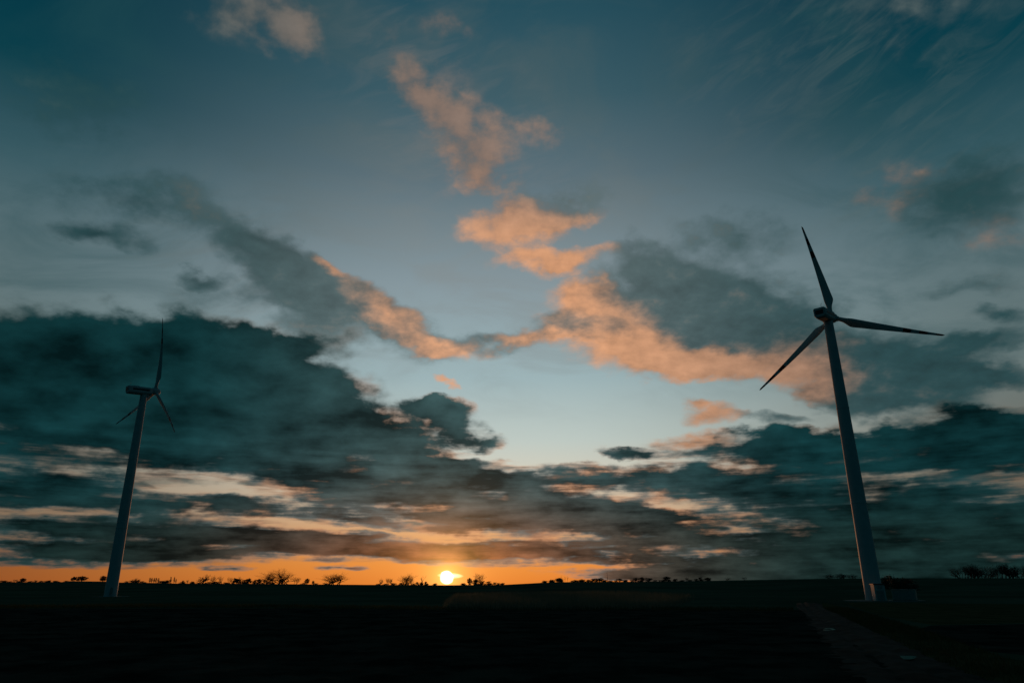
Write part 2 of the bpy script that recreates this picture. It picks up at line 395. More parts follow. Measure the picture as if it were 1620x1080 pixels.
class MB:
    def __init__(s): s.v = []; s.f = []; s.mi = []
    def add(s, vs, fs, mi=0):
        n = len(s.v)
        s.v += [Vector(v) for v in vs]
        s.f += [[i + n for i in f] for f in fs]
        s.mi += [mi] * len(fs)
    def box(s, x0, x1, y0, y1, z0, z1, b=0.0, mi=0):
        if b <= 0:
            vs = [(x, y, z) for z in (z0, z1) for x, y in ((x0, y0), (x1, y0), (x1, y1), (x0, y1))]
            s.add(vs, [(0, 3, 2, 1), (4, 5, 6, 7), (0, 1, 5, 4), (1, 2, 6, 5), (2, 3, 7, 6), (3, 0, 4, 7)], mi)
            return
        bm = bmesh.new()
        bmesh.ops.create_cube(bm, size=1)
        for v in bm.verts:
            v.co = ((x0 + x1) / 2 + v.co.x * (x1 - x0), (y0 + y1) / 2 + v.co.y * (y1 - y0), (z0 + z1) / 2 + v.co.z * (z1 - z0))
        bmesh.ops.bevel(bm, geom=bm.edges[:], offset=b, segments=2, affect='EDGES', profile=0.5)
        bm.verts.index_update()
        s.add([v.co.copy() for v in bm.verts], [[v.index for v in f.verts] for f in bm.faces], mi)
        bm.free()
    def tube(s, pts, rad, n=6, mi=0, cap=True):
        rings = []
        base = len(s.v)
        for i, p in enumerate(pts):
            p = Vector(p)
            d = (Vector(pts[min(i + 1, len(pts) - 1)]) - Vector(pts[max(i - 1, 0)]))
            d = d.normalized() if d.length > 1e-9 else Vector((0, 0, 1))
            a = d.cross(Vector((0.31, 0.93, 0.17)))
            if a.length < 1e-3: a = d.cross(Vector((1, 0, 0)))
            a.normalize(); b = d.cross(a)
            r = rad[i] if isinstance(rad, (list, tuple)) else rad
            for k in range(n):
                t = 2 * pi * k / n
                s.v.append(p + a * (cos(t) * r) + b * (sin(t) * r))
        for i in range(len(pts) - 1):
            for k in range(n):
                s.f.append([base + i * n + k, base + i * n + (k + 1) % n, base + (i + 1) * n + (k + 1) % n, base + (i + 1) * n + k]); s.mi.append(mi)
        if cap and n > 2:
            s.f.append([base + k for k in range(n)][::-1]); s.mi.append(mi)
            s.f.append([base + (len(pts) - 1) * n + k for k in range(n)]); s.mi.append(mi)
    def lathe(s, prof, n=32, mi=0, axis='Z'):
        base = len(s.v)
        for (r, z) in prof:
            for k in range(n):
                t = 2 * pi * k / n
                s.v.append(Vector((r * cos(t), r * sin(t), z)) if axis == 'Z' else Vector((r * cos(t), z, r * sin(t))))
        for i in range(len(prof) - 1):
            for k in range(n):
                q = [base + i * n + k, base + i * n + (k + 1) % n, base + (i + 1) * n + (k + 1) % n, base + (i + 1) * n + k]
                s.f.append(q if axis == 'Z' else q[::-1]); s.mi.append(mi)
        c0 = [base + k for k in range(n)]; c1 = [base + (len(prof) - 1) * n + k for k in range(n)]
        s.f += [c0[::-1] if axis == 'Z' else c0, c1 if axis == 'Z' else c1[::-1]]; s.mi += [mi, mi]
    def build(s, name, material, parent=None, mats=None, smooth=False):
        return obj(name, s.v, s.f, material, parent, mats, s.mi, smooth)

def smooth_by_angle(o, ang=40):
    me = o.data
    for p in me.polygons: p.use_smooth = True
    me.set_sharp_from_angle(angle=radians(ang))

# ------------------------------------------------------------------ ground
def structure(o):
    o['kind'] = 'structure'
    return o

def build_ground():
    azs = []
    a = -180.0
    while a < 180:
        azs.append(a)
        a += 0.5 if -48 <= a < 48 else 4.0
    rs = [0.0]
    r = 6.0
    while r < 12000:
        rs.append(r)
        r *= 1.045
    vs, fs = [], []
    vs.append((0, 0, height(0.01, 0.01)))
    n = len(azs)
    for r in rs[1:]:
        for a in azs:
            x, y = r * sin(radians(a)), r * cos(radians(a))
            vs.append((x, y, height(x, y)))
    for k in range(n): fs.append((0, 1 + (k + 1) % n, 1 + k))
    for i in range(len(rs) - 2):
        for k in range(n):
            k2 = (k + 1) % n
            fs.append((1 + i * n + k, 1 + i * n + k2, 1 + (i + 1) * n + k2, 1 + (i + 1) * n + k))
    return structure(obj('ground', vs, fs, M_FIELD, smooth=True))
build_ground()

def inside(poly, x, y):
    c = False
    j = len(poly) - 1
    for i in range(len(poly)):
        xi, yi = poly[i]; xj, yj = poly[j]
        if (yi > y) != (yj > y) and x < (xj - xi) * (y - yi) / (yj - yi) + xi: c = not c
        j = i
    return c

def sheet(name, edges, material, lift, relief, furrow=None, nu=60, nv=90):
    """a sheet of land between a left and a right edge (world xy polylines, near to far)"""
    L, R = edges
    def along(pl, t):
        t *= len(pl) - 1
        i = min(int(t), len(pl) - 2)
        return Vector(pl[i]).lerp(Vector(pl[i + 1]), t - i)
    vs, fs = [], []
    for j in range(nv + 1):
        tj = (j / nv) ** 1.3
        a, b = along(L, tj), along(R, tj)
        for i in range(nu + 1):
            p = a.lerp(b, i / nu)
            e = min(1, 6 * min(i / nu, 1 - i / nu, j / nv, 1 - j / nv))
            z = height(p.x, p.y) + lift + relief * e * mnoise.fractal((p.x * 0.8, p.y * 0.8, 0.0), 1.0, 2.0, 3)
            if furrow: z += e * furrow(p.x, p.y)
            if e == 0: z -= lift * 1.5
            vs.append((p.x, p.y, z))
    for j in range(nv):
        for i in range(nu):
            k = j * (nu + 1) + i
            fs.append((k, k + 1, k + nu + 2, k + nu + 1))
    return structure(obj(name, vs, fs, material, smooth=True))

def g2(px, py):
    p = ground_at(px, py)
    return (p.x, p.y)

# dark ploughed land across the front
pf_left = [(-46, 6), (-70, 40), g2(-120, 990), g2(-40, 962)]
pf_right = [(16, 6), (18.5, 28), g2(1315, 1002), g2(1272, 964)]
sheet('ploughed_field', (pf_left, pf_right), M_SOIL, 0.10, 0.10, lambda x, y: 0.03 * sin((x * 0.94 + y * 0.33) * 2 * pi / 1.6), 260, 160)
# dark field on the right behind the verge
sheet('ploughed_field', ([(38, 24), g2(1560, 1030), g2(1440, 996), g2(1470, 990)], [(90, 24), (100, 60), (120, 80), g2(1760, 984)]), M_SOIL, 0.10, 0.10,
      lambda x, y: 0.03 * sin((x * 0.5 + y * 0.87) * 2 * pi / 1.6), 90, 60)
# green winter crop between the verge and the turbine
sheet('meadow', ([g2(1475, 988), g2(1400, 975), g2(1345, 958), g2(1340, 953)], [g2(1760, 982), g2(1740, 975), g2(1700, 964), g2(1640, 955)]), M_VERGE, 0.06, 0.05, None, 60, 40)
# track with wheel ruts
ctr = [(19.5, 9.0)] + [g2(*p) for p in ((1462, 1080), (1428, 1058), (1392, 1034), (1350, 1006), (1325, 988), (1303, 972), (1284, 960), (1276, 953))]
wid = [7.4, 7.4, 7.4, 7.2, 7.0, 6.6, 6.0, 5.4, 4.6]
def track():
    P = []
    for i in range(len(ctr) - 1):
        for k in range(14):
            t = k / 14
            P.append((Vector(ctr[i]).lerp(Vector(ctr[i + 1]), t), wid[i] + (wid[i + 1] - wid[i]) * t))
    for _ in range(6):
        P = [P[0]] + [((P[i - 1][0] + P[i][0] * 2 + P[i + 1][0]) / 4, P[i][1]) for i in range(1, len(P) - 1)] + [P[-1]]
    nu = 44
    vs, fs = [], []
    for j, (p, w) in enumerate(P):
        d = (P[min(j + 1, len(P) - 1)][0] - P[max(j - 1, 0)][0]).normalized()
        nrm = Vector((d.y, -d.x))
        for i in range(nu + 1):
            s = (i / nu - 0.5) * w * (1 + 0.30 * mnoise.fractal((p.x * 0.5, p.y * 0.5, 9.0 if i > nu / 2 else 2.0), 1.0, 2.0, 4))
            q = p + nrm * s
            rut = -0.11 * (exp(-((s - 0.95) / 0.32) ** 2) + exp(-((s + 0.95) / 0.32) ** 2))
            hump = 0.05 * exp(-(s / 0.4) ** 2)
            u_ = abs(i / nu - 0.5) * 2
            e = 0 if i in (0, nu) or j in (0, len(P) - 1) else 1
            z = height(q.x, q.y) + 0.20 - 0.24 * u_ ** 3 + e * (rut + hump + 0.11 * mnoise.fractal((q.x * 0.9, q.y * 0.9, 5.0), 1.0, 2.0, 5)) - (1 - e) * 0.2
            vs.append((q.x, q.y, z))
    for j in range(len(P) - 1):
        for i in range(nu):
            k = j * (nu + 1) + i
            fs.append((k, k + 1, k + nu + 2, k + nu + 1))
    structure(obj('dirt_track', vs, fs, M_TRACK, smooth=True))
    return P
TRACK = track()
# rough verge on the right of the track
vl = [(p + Vector(((P2 - p).normalized().y, -(P2 - p).normalized().x)) * (w * 0.5 - 1.3)) for (p, w), (P2, _) in zip(TRACK[::12], TRACK[6::12])]
vr = [(38, 23), g2(1600, 1045), g2(1480, 1005), g2(1400, 978), g2(1340, 962), g2(1300, 953)]
sheet('grass_verge', ([tuple(v) for v in vl], vr), M_VERGE, 0.12, 0.10, None, 40, 80)

def puddle(px, py, wpx, hpx, seed):
    c = ground_at(px, py)
    rnd = random.Random(seed)
    a = ground_at(px - wpx / 2, py); b = ground_at(px + wpx / 2, py)
    t = ground_at(px, py - hpx / 2); u = ground_at(px, py + hpx / 2)
    vx, vy = (b - a) / 2, (t - u) / 2
    vs = []
    n = 48
    for k in range(n):
        th = 2 * pi * k / n
        rr = 0.8 + 0.28 * mnoise.noise((cos(th) * 1.4 + seed, sin(th) * 1.4, seed * 0.7))
        q = c + vx * (cos(th) * rr) + vy * (sin(th) * rr)
        vs.append((q.x, q.y, 0))
    z = height(c.x, c.y) + 0.17
    vs = [(x, y, z) for x, y, _ in vs]
    fs = [list(range(n))]
    structure(obj('puddle', vs, fs, M_WATER))
puddle(1433, 1044, 40, 7.0, 2)
puddle(1311, 998, 24, 4.6, 5)

# ------------------------------------------------------------------ wind turbines
HUB_H, ROTOR_R, TILT, OVER = 76.8, 29.6, 0.08306, 4.2

def blade_mesh():
    mb = MB()
    secs = 56
    ring = 20
    rows = []
    for i in range(secs + 1):
        t = i / secs
        r = 0.7 + (ROTOR_R - 0.7) * t
        tt = r / ROTOR_R
        # chord, thickness ratio and share of round root
        if tt < 0.19:
            s = sstep(0.05, 0.19, tt)
            chord = 1.25 + (2.55 - 1.25) * s
        else:
            chord = 2.55 + (0.42 - 2.55) * ((tt - 0.19) / 0.81) ** 0.92
        if tt > 0.975: chord *= max(0.12, sqrt(max(0.0, 1 - ((tt - 0.975) / 0.026) ** 2)))
        rnd = 1 - sstep(0.06, 0.2, tt)
        thick = 0.28 + (0.13 - 0.28) * sstep(0.15, 0.6, tt)
        tw = radians(16) * (1 - sstep(0.1, 0.9, tt)) * (1 - rnd) + radians(2)
        off = r * sin(radians(1.6)) - 2.9 * tt * tt
        row = []
        for k in range(ring):
            a = 2 * pi * k / ring
            # airfoil: leading edge at x=-0.3 chord, trailing edge at +0.7 chord
            c01 = (1 - cos(a)) / 2
            x = (c01 - 0.30) * chord
            yt = 5 * thick * chord * (0.2969 * sqrt(max(c01, 0)) - 0.126 * c01 - 0.3516 * c01 ** 2 + 0.2843 * c01 ** 3 - 0.1036 * c01 ** 4)
            y = yt if a < pi else -yt
            cx, cy = -0.62 * cos(a), 0.62 * sin(a)
            X, Y = x + (cx - x) * rnd, y + (cy - y) * rnd
            row.append(Vector((X * cos(tw) - Y * sin(tw), X * sin(tw) + Y * cos(tw) + off, r)))
        rows.append((tt, row))
    for _, row in rows: mb.v += row
    for i in range(secs):
        tm = (rows[i][0] + rows[i + 1][0]) / 2
        red = 0.645 < tm < 0.725 or 0.79 < tm < 0.865 or tm > 0.935
        for k in range(ring):
            mb.f.append([i * ring + k, i * ring + (k + 1) % ring, (i + 1) * ring + (k + 1) % ring, (i + 1) * ring + k])
            mb.mi.append(1 if red else 0)
    mb.f.append(list(range(ring))[::-1]); mb.mi.append(0)
    mb.f.append([secs * ring + k for k in range(ring)]); mb.mi.append(1)
    return mb

def nacelle_mesh():
    """long housing, Y along the axis, chamfered below and at the back"""
    mb = MB()
    prof = [(-1.15, -1.75), (1.15, -1.75), (1.62, -1.15), (1.68, 0.75), (1.45, 1.15), (-1.45, 1.15), (-1.68, 0.75), (-1.62, -1.15)]
    st = [(-6.6, 0.90, 0.10), (-6.35, 0.98, 0.02), (-5.2, 1.0, 0), (-1.0, 1.0, 0), (1.6, 0.98, 0), (2.6, 0.84, 0.0), (2.9, 0.76, 0.0)]
    n = len(prof)
    for y, s, dz in st:
        for x, z in prof: mb.v.append(Vector((x * s, y, (z - 0.15) * s + 0.0 + dz)))
    for i in range(len(st) - 1):
        for k in range(n):
            mb.f.append([i * n + k, (i + 1) * n + k, (i + 1) * n + (k + 1) % n, i * n + (k + 1) % n]); mb.mi.append(0)
    mb.f.append(list(range(n))); mb.f.append([(len(st) - 1) * n + k for k in range(n)][::-1]); mb.mi += [0, 0]
    return mb

def turbine(label, base, head, phase, door_az):
    t = thing('wind_turbine', label, 'wind turbine', base, 0, 'white wind turbines on the plain')
    mb = MB()
    prof = []
    R0, R1 = 2.13, 1.22
    top = HUB_H - 1.9
    for k in range(41):
        z = top * k / 40
        u = z / top
        prof.append((R0 + (R1 - R0) * (0.78 * u + 0.22 * u * u), z))
    mb.lathe(prof, 64)
    tower = mb.build('tower', M_WHITE, t); smooth_by_angle(tower)
    for zf in (0.0, 0.32, 0.66, 1.0):
        rr = R0 + (R1 - R0) * (0.78 * zf + 0.22 * zf * zf) + 0.035
        z = top * zf
        f = MB(); f.lathe([(rr, max(z - 0.12, 0.02)), (rr + 0.03, max(z - 0.08, 0.06)), (rr + 0.03, z + 0.08 + (0.1 if zf == 0 else 0)), (rr, z + 0.12 + (0.1 if zf == 0 else 0))], 64)
        smooth_by_angle(f.build('flange', M_WHITE, tower))
    # service door with its steps
    d = MB()
    rd = R0 - 0.03
    vs = []; fs = []
    for j, z in enumerate((1.0, 1.25, 2.75, 3.15)):
        hw = 0.45 if 0 < j < 3 else 0.25
        for i in range(5):
            a = (i / 4 - 0.5) * 2 * hw / rd
            vs.append(((rd + 0.06) * cos(a), (rd + 0.06) * sin(a), z))
    for j in range(3):
        for i in range(4): fs.append((j * 5 + i, j * 5 + i + 1, j * 5 + i + 6, j * 5 + i + 5))
    dm = Matrix.Rotation(door_az, 4, 'Z')
    door = obj('door', [dm @ Vector(v) for v in vs], fs, M_DOOR, tower)
    s = MB()
    for k in range(4): s.box(rd + 0.1 + 0.28 * (3 - k), rd + 0.1 + 0.28 * (4 - k), -0.5, 0.5, 0.25 * k + 0.16, 0.25 * k + 0.22)
    for sy in (-0.52, 0.52):
        s.tube([(rd + 1.2, sy, 0.0), (rd + 1.2, sy, 1.1), (rd + 0.15, sy, 2.0)], 0.03, 6)
    o = s.build('steps', M_STEEL, tower); o.data.transform(dm)
    # frame of the rotor axis: X to the side, Y along the axis, Z up
    ax = Vector((sin(head) * cos(TILT), cos(head) * cos(TILT), sin(TILT)))
    sd = Vector((cos(head), -sin(head), 0))
    up = sd.cross(ax).normalized()
    Rm = Matrix((sd, ax, up)).transposed().to_4x4()
    hub_c = Vector((0, 0, HUB_H)) + ax * OVER
    NM = Matrix.Translation((0, 0, HUB_H)) @ Rm
    nac = nacelle_mesh().build('nacelle', M_WHITE, t); nac.matrix_local = NM
    bev = nac.modifiers.new('bevel', 'BEVEL'); bev.width = 0.14; bev.segments = 3; bev.limit_method = 'ANGLE'; bev.angle_limit = radians(20)
    for sx in (-1, 1):
        st = MB()
        x0, x1 = sorted((sx * 1.655, sx * 1.70))
        st.box(x0, x1, -5.1, 1.3, -0.52, 0.10)
        st.build('side_stripe', M_DARK, nac)
    v = MB(); v.box(-1.1, 1.1, -6.66, -6.5, -0.9, 0.3, 0.02)
    v.build('rear_vent', M_DARK, nac)
    v = MB(); v.box(-0.9, 0.9, -4.6, -2.4, 1.0, 1.28, 0.06)
    v.build('roof_hatch', M_WHITE, nac)
    a = MB(); a.tube([(0.5, -5.6, 0.9), (0.5, -5.6, 1.9), (0.55, -5.65, 2.05), (0.95, -5.9, 2.1)], 0.045, 6); a.build('wind_vane', M_STEEL, nac)
    # yaw bearing and the fairing under the nacelle
    y = MB(); y.lathe([(1.24, top - 0.02), (1.38, top + 0.06), (1.38, top + 0.42), (1.2, top + 0.5)], 48)
    smooth_by_angle(y.build('yaw_bearing', M_WHITE, t))
    k = MB()
    vs = [(-0.8, 0.9, -1.8), (0.8, 0.9, -1.8), (0.8, 2.75, -1.42), (-0.8, 2.75, -1.42), (-0.6, 1.0, -3.0), (0.6, 1.0, -3.0), (0.5, 1.25, -2.95), (-0.5, 1.25, -2.95)]
    k.add(vs, [(0, 1, 2, 3), (4, 7, 6, 5), (0, 4, 5, 1), (1, 5, 6, 2), (2, 6, 7, 3), (3, 7, 4, 0)])
    o = k.build('fairing', M_WHITE, t); o.matrix_local = NM
    # hub with nose cone
    HM = Matrix.Translation(hub_c) @ Rm
    h = MB(); h.lathe([(1.05, -1.35), (1.32, -1.2), (1.42, -0.6), (1.42, 0.55), (1.3, 0.95)], 48, axis='Y')
    hub = h.build('hub', M_WHITE, t); hub.matrix_local = HM; smooth_by_angle(hub)
    nz = MB(); nz.lathe([(1.27, 0.96), (1.12, 1.35), (0.85, 1.7), (0.5, 1.95), (0.16, 2.06), (0.02, 2.07)], 48, axis='Y')
    smooth_by_angle(nz.build('nose_cone', M_WHITE, hub))
    for i in range(3):
        an = phase + i * 2 * pi / 3
        r = up * cos(an) + sd * sin(an)
        tg = -up * sin(an) + sd * cos(an)
        BM = Matrix((tg, ax, r)).transposed().to_4x4()
        b = bpy.data.objects.new('blade', BLADE_ME)
        COL.objects.link(b); b.parent = t
        b.matrix_local = Matrix.Translation(hub_c) @ BM
        c = MB(); c.lathe([(0.72, 1.05), (0.78, 1.2), (0.78, 1.62), (0.70, 1.7)], 32)
        smooth_by_angle(c.build('root_collar', M_WHITE, b))
    return t

_bm = blade_mesh()
_bo = _bm.build('blade', None, None, [M_BLADE, M_RED])
smooth_by_angle(_bo, 60)
BLADE_ME = _bo.data
bpy.data.objects.remove(_bo)

def at(d, az, z): return Vector((d * sin(az), d * cos(az), z))
TB_R = at(208.85, 0.44887, -0.30)
TB_L = at(305.36, -0.49777, 1.54)
turbine('tall white wind turbine beside the track, seen from behind with its rotor spread wide', TB_R, 0.74163, -0.10051, radians(-120))
turbine('farther white wind turbine before the dark cloud, its rotor seen nearly edge on', TB_L, 0.66414, 0.19954, radians(-60))

def pad(name, c, rx, ry, lift, mtl, seed):
    n = 48
    vs = [(c.x, c.y, c.z + lift)]
    for k in range(n):
        th = 2 * pi * k / n
        q = 1 + 0.12 * mnoise.noise((cos(th) * 2 + seed, sin(th) * 2, 1.0))
        vs.append((c.x + rx * q * cos(th), c.y + ry * q * sin(th), c.z + lift * 0.9))
    for k in range(n):
        th = 2 * pi * k / n
        vs.append((c.x + rx * 1.1 * cos(th), c.y + ry * 1.1 * sin(th), c.z - 0.4))
    fs = [(0, 1 + k, 1 + (k + 1) % n) for k in range(n)] + [(1 + k, 1 + n + k, 1 + n + (k + 1) % n, 1 + (k + 1) % n) for k in range(n)]
    structure(obj(name, vs, fs, mtl))
pad('gravel_pad', TB_R + Vector((0.5, -2, 0)), 9.5, 8.5, 0.06, M_GRAVEL, 1)
pad('gravel_pad', TB_L, 6, 6, 0.05, M_GRAVEL, 4)

def kiosk():
    base = ground_at(1392, 950.2, -0.28)
    v = Vector((base.x, base.y)).normalized()
    rz = atan2(-v.x, v.y) + radians(17)
    t = thing('transformer_kiosk', 'narrow pale transformer kiosk with a dark flat roof at the foot of the turbine tower', 'kiosk', base, rz)
    b = MB(); b.box(-1.2, 1.25, -1.3, 1.3, 0.12, 3.75, 0.03); b.build('body', M_KIOSK, t)
    p = MB(); p.box(-1.32, 1.37, -1.42, 1.42, -0.3, 0.12, 0.02); p.build('plinth', M_GRAVEL, t)
    r = MB(); r.box(-1.38, 1.43, -1.5, 1.5, 3.75, 4.0, 0.03); r.build('roof', M_KROOF, t)
    d = MB(); d.box(-0.85, 0.0, -1.345, -1.303, 0.25, 2.5, 0.01); d.box(0.03, 0.88, -1.345, -1.303, 0.25, 2.5, 0.01)
    door = d.build('door', M_DOOR, t)
    h = MB(); h.tube([(-0.10, -1.39, 1.2), (-0.10, -1.39, 1.42)], 0.02, 6); h.build('handle', M_STEEL, door)
    w = MB()
    for k in range(7): w.box(-0.6, 0.65, -1.335, -1.303, 2.75 + 0.1 * k, 2.81 + 0.1 * k)
    w.build('vent', M_STEEL, t)
kiosk()

def station():
    base = ground_at(1432.5, 949.8, -0.30)
    v = Vector((base.x, base.y)).normalized()
    t = thing('switchgear_box', 'low wide pale switchgear box on the grass right of the turbine', 'utility box', base, atan2(-v.x, v.y) - radians(8))
    b = MB(); b.box(-2.55, 2.55, -1.1, 1.1, 0.15, 2.45, 0.04); b.build('body', M_GREEN, t)
    p = MB(); p.box(-2.65, 2.65, -1.2, 1.2, -0.3, 0.15, 0.02); p.build('plinth', M_GRAVEL, t)
    r = MB(); r.box(-2.68, 2.68, -1.22, 1.22, 2.45, 2.6, 0.03); r.build('roof', M_GREEN, t)
    for x in (-2.2, -0.35):
        d = MB(); d.box(x, x + 1.7, -1.14, -1.104, 0.3, 2.2, 0.01); dd = d.build('door', M_DOOR, t)
        h = MB(); h.tube([(x + 1.5, -1.18, 1.1), (x + 1.5, -1.18, 1.35)], 0.02, 6); h.build('handle', M_STEEL, dd)
    w = MB()
    for k in range(8): w.box(1.6, 2.3, -1.135, -1.103, 0.8 + 0.14 * k, 0.88 + 0.14 * k)
    w.build('vent', M_STEEL, t)
station()

# ------------------------------------------------------------------ trees on the skyline
def grow(rnd, mbT, mbC, pos, d, length, rad, level, maxl, up, spread, kids):
    pts, rads = [pos.copy()], [rad]
    n = 4 if level < 2 else 3
    p = pos.copy(); dd = d.copy()
    for i in range(n):
        dd = (dd + Vector((rnd.uniform(-1, 1), rnd.uniform(-1, 1), rnd.uniform(-0.6, 1) * up)) * 0.22).normalized()
        p = p + dd * (length / n)
        pts.append(p.copy()); rads.append(rad * (1 - 0.45 * (i + 1) / n))
    (mbT if level == 0 else mbC).tube(pts, rads, 6 if level == 0 else (4 if level < 3 else 3), cap=False)
    if level >= maxl: return
    for k in range(kids if level else kids + 2):
        f = rnd.uniform(0.35, 1.0) if k else 1.0
        i = min(int(f * n), n - 1)
        q = pts[i].lerp(pts[i + 1], f * n - i)
        side = Vector((rnd.gauss(0, 1), rnd.gauss(0, 1), rnd.gauss(0, 0.5))).normalized()
        nd = (dd * (1 - spread) + side * spread + Vector((0, 0, up * 0.25))).normalized()
        grow(rnd, mbT, mbC, q, nd, length * rnd.uniform(0.62, 0.84), rads[i] * 0.68, level + 1, maxl, up, spread, kids)

def fit(mbs, w=1.0):
    allv = [v for mb in mbs for v in mb.v]
    top = max(v.z for v in allv)
    xs = sorted(abs(v.x) for v in allv); ys = sorted(abs(v.y) for v in allv)
    ext = max(xs[int(len(xs) * .985)], ys[int(len(ys) * .985)]) * 2
    for mb in mbs:
        for v in mb.v: v.x *= w / ext; v.y *= w / ext; v.z /= top

def mesh_of(mb, name, material, smooth=False):
    o = mb.build(name, material); me = o.data
    bpy.data.objects.remove(o)
    return me

def bare_variant(seed, up=0.6, spread=0.55, trunk=0.25, maxl=4, kids=3, stems=1):
    rnd = random.Random(seed)
    T, C = MB(), MB()
    for s in range(stems):
        d = Vector((rnd.uniform(-.8, .8), rnd.uniform(-.8, .8), 1)).normalized() if stems > 1 else Vector((rnd.uniform(-.08, .08), 0, 1)).normalized()
        p = Vector((rnd.uniform(-.12, .12), rnd.uniform(-.12, .12), -0.03)) if stems > 1 else Vector((0, 0, -0.03))
        grow(rnd, T, C, p, d, trunk * rnd.uniform(0.85, 1.15), 0.019 if stems == 1 else 0.013, 0, maxl, up, spread, kids)
    fit((T, C))
    for v in C.v: pass
    return mesh_of(T, 'trunk', M_BARK), mesh_of(C, 'crown', M_TWIG)

def poplar_variant(seed):
    rnd = random.Random(seed)
    T, C = MB(), MB()
    T.tube([(0, 0, -0.03), (0.004, 0.003, 0.35), (-0.004, 0, 0.7), (0, 0, 1.0)], [0.016, 0.012, 0.007, 0.002], 6, cap=False)
    for k in range(90):
        z = rnd.uniform(0.12, 0.93)
        a = rnd.uniform(0, 2 * pi)
        l = (0.10 + 0.16 * (1 - z)) * rnd.uniform(0.7, 1.2)
        o = 0.45 * l
        p0, p1, p2 = Vector((0, 0, z)), Vector((cos(a) * o * .6, sin(a) * o * .6, z + l * 0.4)), Vector((cos(a) * o, sin(a) * o, z + l))
        C.tube([p0, p1, p2], [0.006, 0.004, 0.0025], 3, cap=False)
        for q in range(3):
            b = a + rnd.uniform(-1, 1)
            f = p0.lerp(p2, rnd.uniform(0.3, 0.9))
            C.tube([f, f + Vector((cos(b) * o * .4, sin(b) * o * .4, l * 0.5))], [0.003, 0.0015], 3, cap=False)
    fit((T, C))
    return mesh_of(T, 'trunk', M_BARK), mesh_of(C, 'crown', M_TWIG)

def leafy_variant(seed, cone=False, low=False, n=1500):
    rnd = random.Random(seed)
    T, C = MB(), MB()
    T.tube([(0, 0, -0.05), (0.01, 0, 0.25), (-0.01, 0.01, 0.6)], [0.05, 0.04, 0.015], 6)
    for k in range(5):
        a = rnd.uniform(0, 2 * pi)
        T.tube([(0, 0, 0.2 + 0.08 * k), (cos(a) * .16, sin(a) * .16, 0.38 + 0.08 * k), (cos(a) * .3, sin(a) * .3, 0.5 + 0.08 * k)], [0.018, 0.012, 0.005], 4)
    cl = []
    while len(cl) < (26 if not low else 20):
        x, y, z = rnd.uniform(-1, 1), rnd.uniform(-1, 1), rnd.uniform(-1, 1)
        if x * x + y * y + z * z > 1: continue
        if low: c = Vector((x * 0.45, y * 0.45, abs(z) * 0.8))
        elif cone:
            zz = 0.1 + 0.4 * (z + 1)
            c = Vector((x * 0.5 * (1.05 - zz), y * 0.5 * (1.05 - zz), zz))
        else: c = Vector((x * 0.42, y * 0.42, 0.54 + z * 0.38))
        cl.append((c, rnd.uniform(0.12, 0.22) * (0.6 if cone else 1)))
    for k in range(n):
        c, s = rnd.choice(cl)
        p = c + Vector((rnd.gauss(0, 1), rnd.gauss(0, 1), rnd.gauss(0, 0.8))) * (s * 0.52)
        u = Vector((rnd.gauss(0, 1), rnd.gauss(0, 1), rnd.gauss(0, 1))).normalized()
        v = u.orthogonal().normalized()
        q = rnd.uniform(0.025, 0.06)
        C.add([p - u * q, p + v * q * 0.6, p + u * q, p - v * q * 0.6], [(0, 1, 2, 3)])
    for v in C.v: v.z = max(v.z, 0.0)
    fit((T, C))
    return mesh_of(T, 'trunk', M_BARK), mesh_of(C, 'crown', M_LEAF)

VAR = {
    'bare': [bare_variant(s, 0.4, 0.5, 0.2, 4, 3, 3) for s in (11, 12, 13)] + [bare_variant(s, 0.45, 0.6, 0.12, 4, 4) for s in (14, 15)],
    'wide': [bare_variant(s, 0.35, 0.5, 0.2, 4, 3, 8) for s in (21, 22)],
    'poplar': [poplar_variant(s) for s in (31, 32, 33)],
    'sapling': [bare_variant(s, 1.0, 0.35, 0.34, 3, 3) for s in (41, 42)],
    'leafy': [leafy_variant(s) for s in (51, 52, 53)],
    'cone': [leafy_variant(s, cone=True) for s in (61,)],
    'bush': [leafy_variant(s, low=True, n=1300) for s in (71, 72, 73)],
}
NAMES = {'bare': ('bare_tree', 'tree'), 'wide': ('bare_tree', 'tree'), 'poplar': ('poplar_tree', 'tree'), 'sapling': ('sapling', 'tree'),
         'leafy': ('leafy_tree', 'tree'), 'cone': ('conical_tree', 'tree'), 'bush': ('bush', 'bush')}
_cnt = 0
def tree(x, w, h, kind, label, group=None, dist=None, y=None):
    """x, w, h: place on the skyline, width and height in photo px"""
    global _cnt
    _cnt += 1
    rnd = random.Random(_cnt * 13 + 5)
    if y is not None:
        p = ground_at(x, y)
        r = sqrt(p.x ** 2 + p.y ** 2)
    else:
        az = sky_pos(x, 918)[0]
        r = (dist or ridge(az)[0] - 4 + rnd.uniform(-6, 3))
        p = Vector((r * sin(radians(az)), r * cos(radians(az)), 0))
        p.z = height(p.x, p.y)
    mpp = (p.x * _f0.x + p.y * _f0.y + (p.z - EYE) * _f0.z) / F_PX
    name, cat = NAMES[kind]
    t = thing(name, label, cat, (p.x, p.y, p.z - 0.1), rnd.uniform(0, 2 * pi), group)
    T, C = VAR[kind][_cnt % len(VAR[kind])]
    hh = h * mpp + 0.3
    ww = w * mpp * (1.3 if kind in ('bare', 'wide') else 1.12)
    if kind in ('bare', 'wide'): hh *= 1.1
    t.scale = (ww, ww, hh)
    for nm, me in (('trunk', T), ('crown', C)):
        o = bpy.data.objects.new(nm, me)
        COL.objects.link(o); o.parent = t
    return t

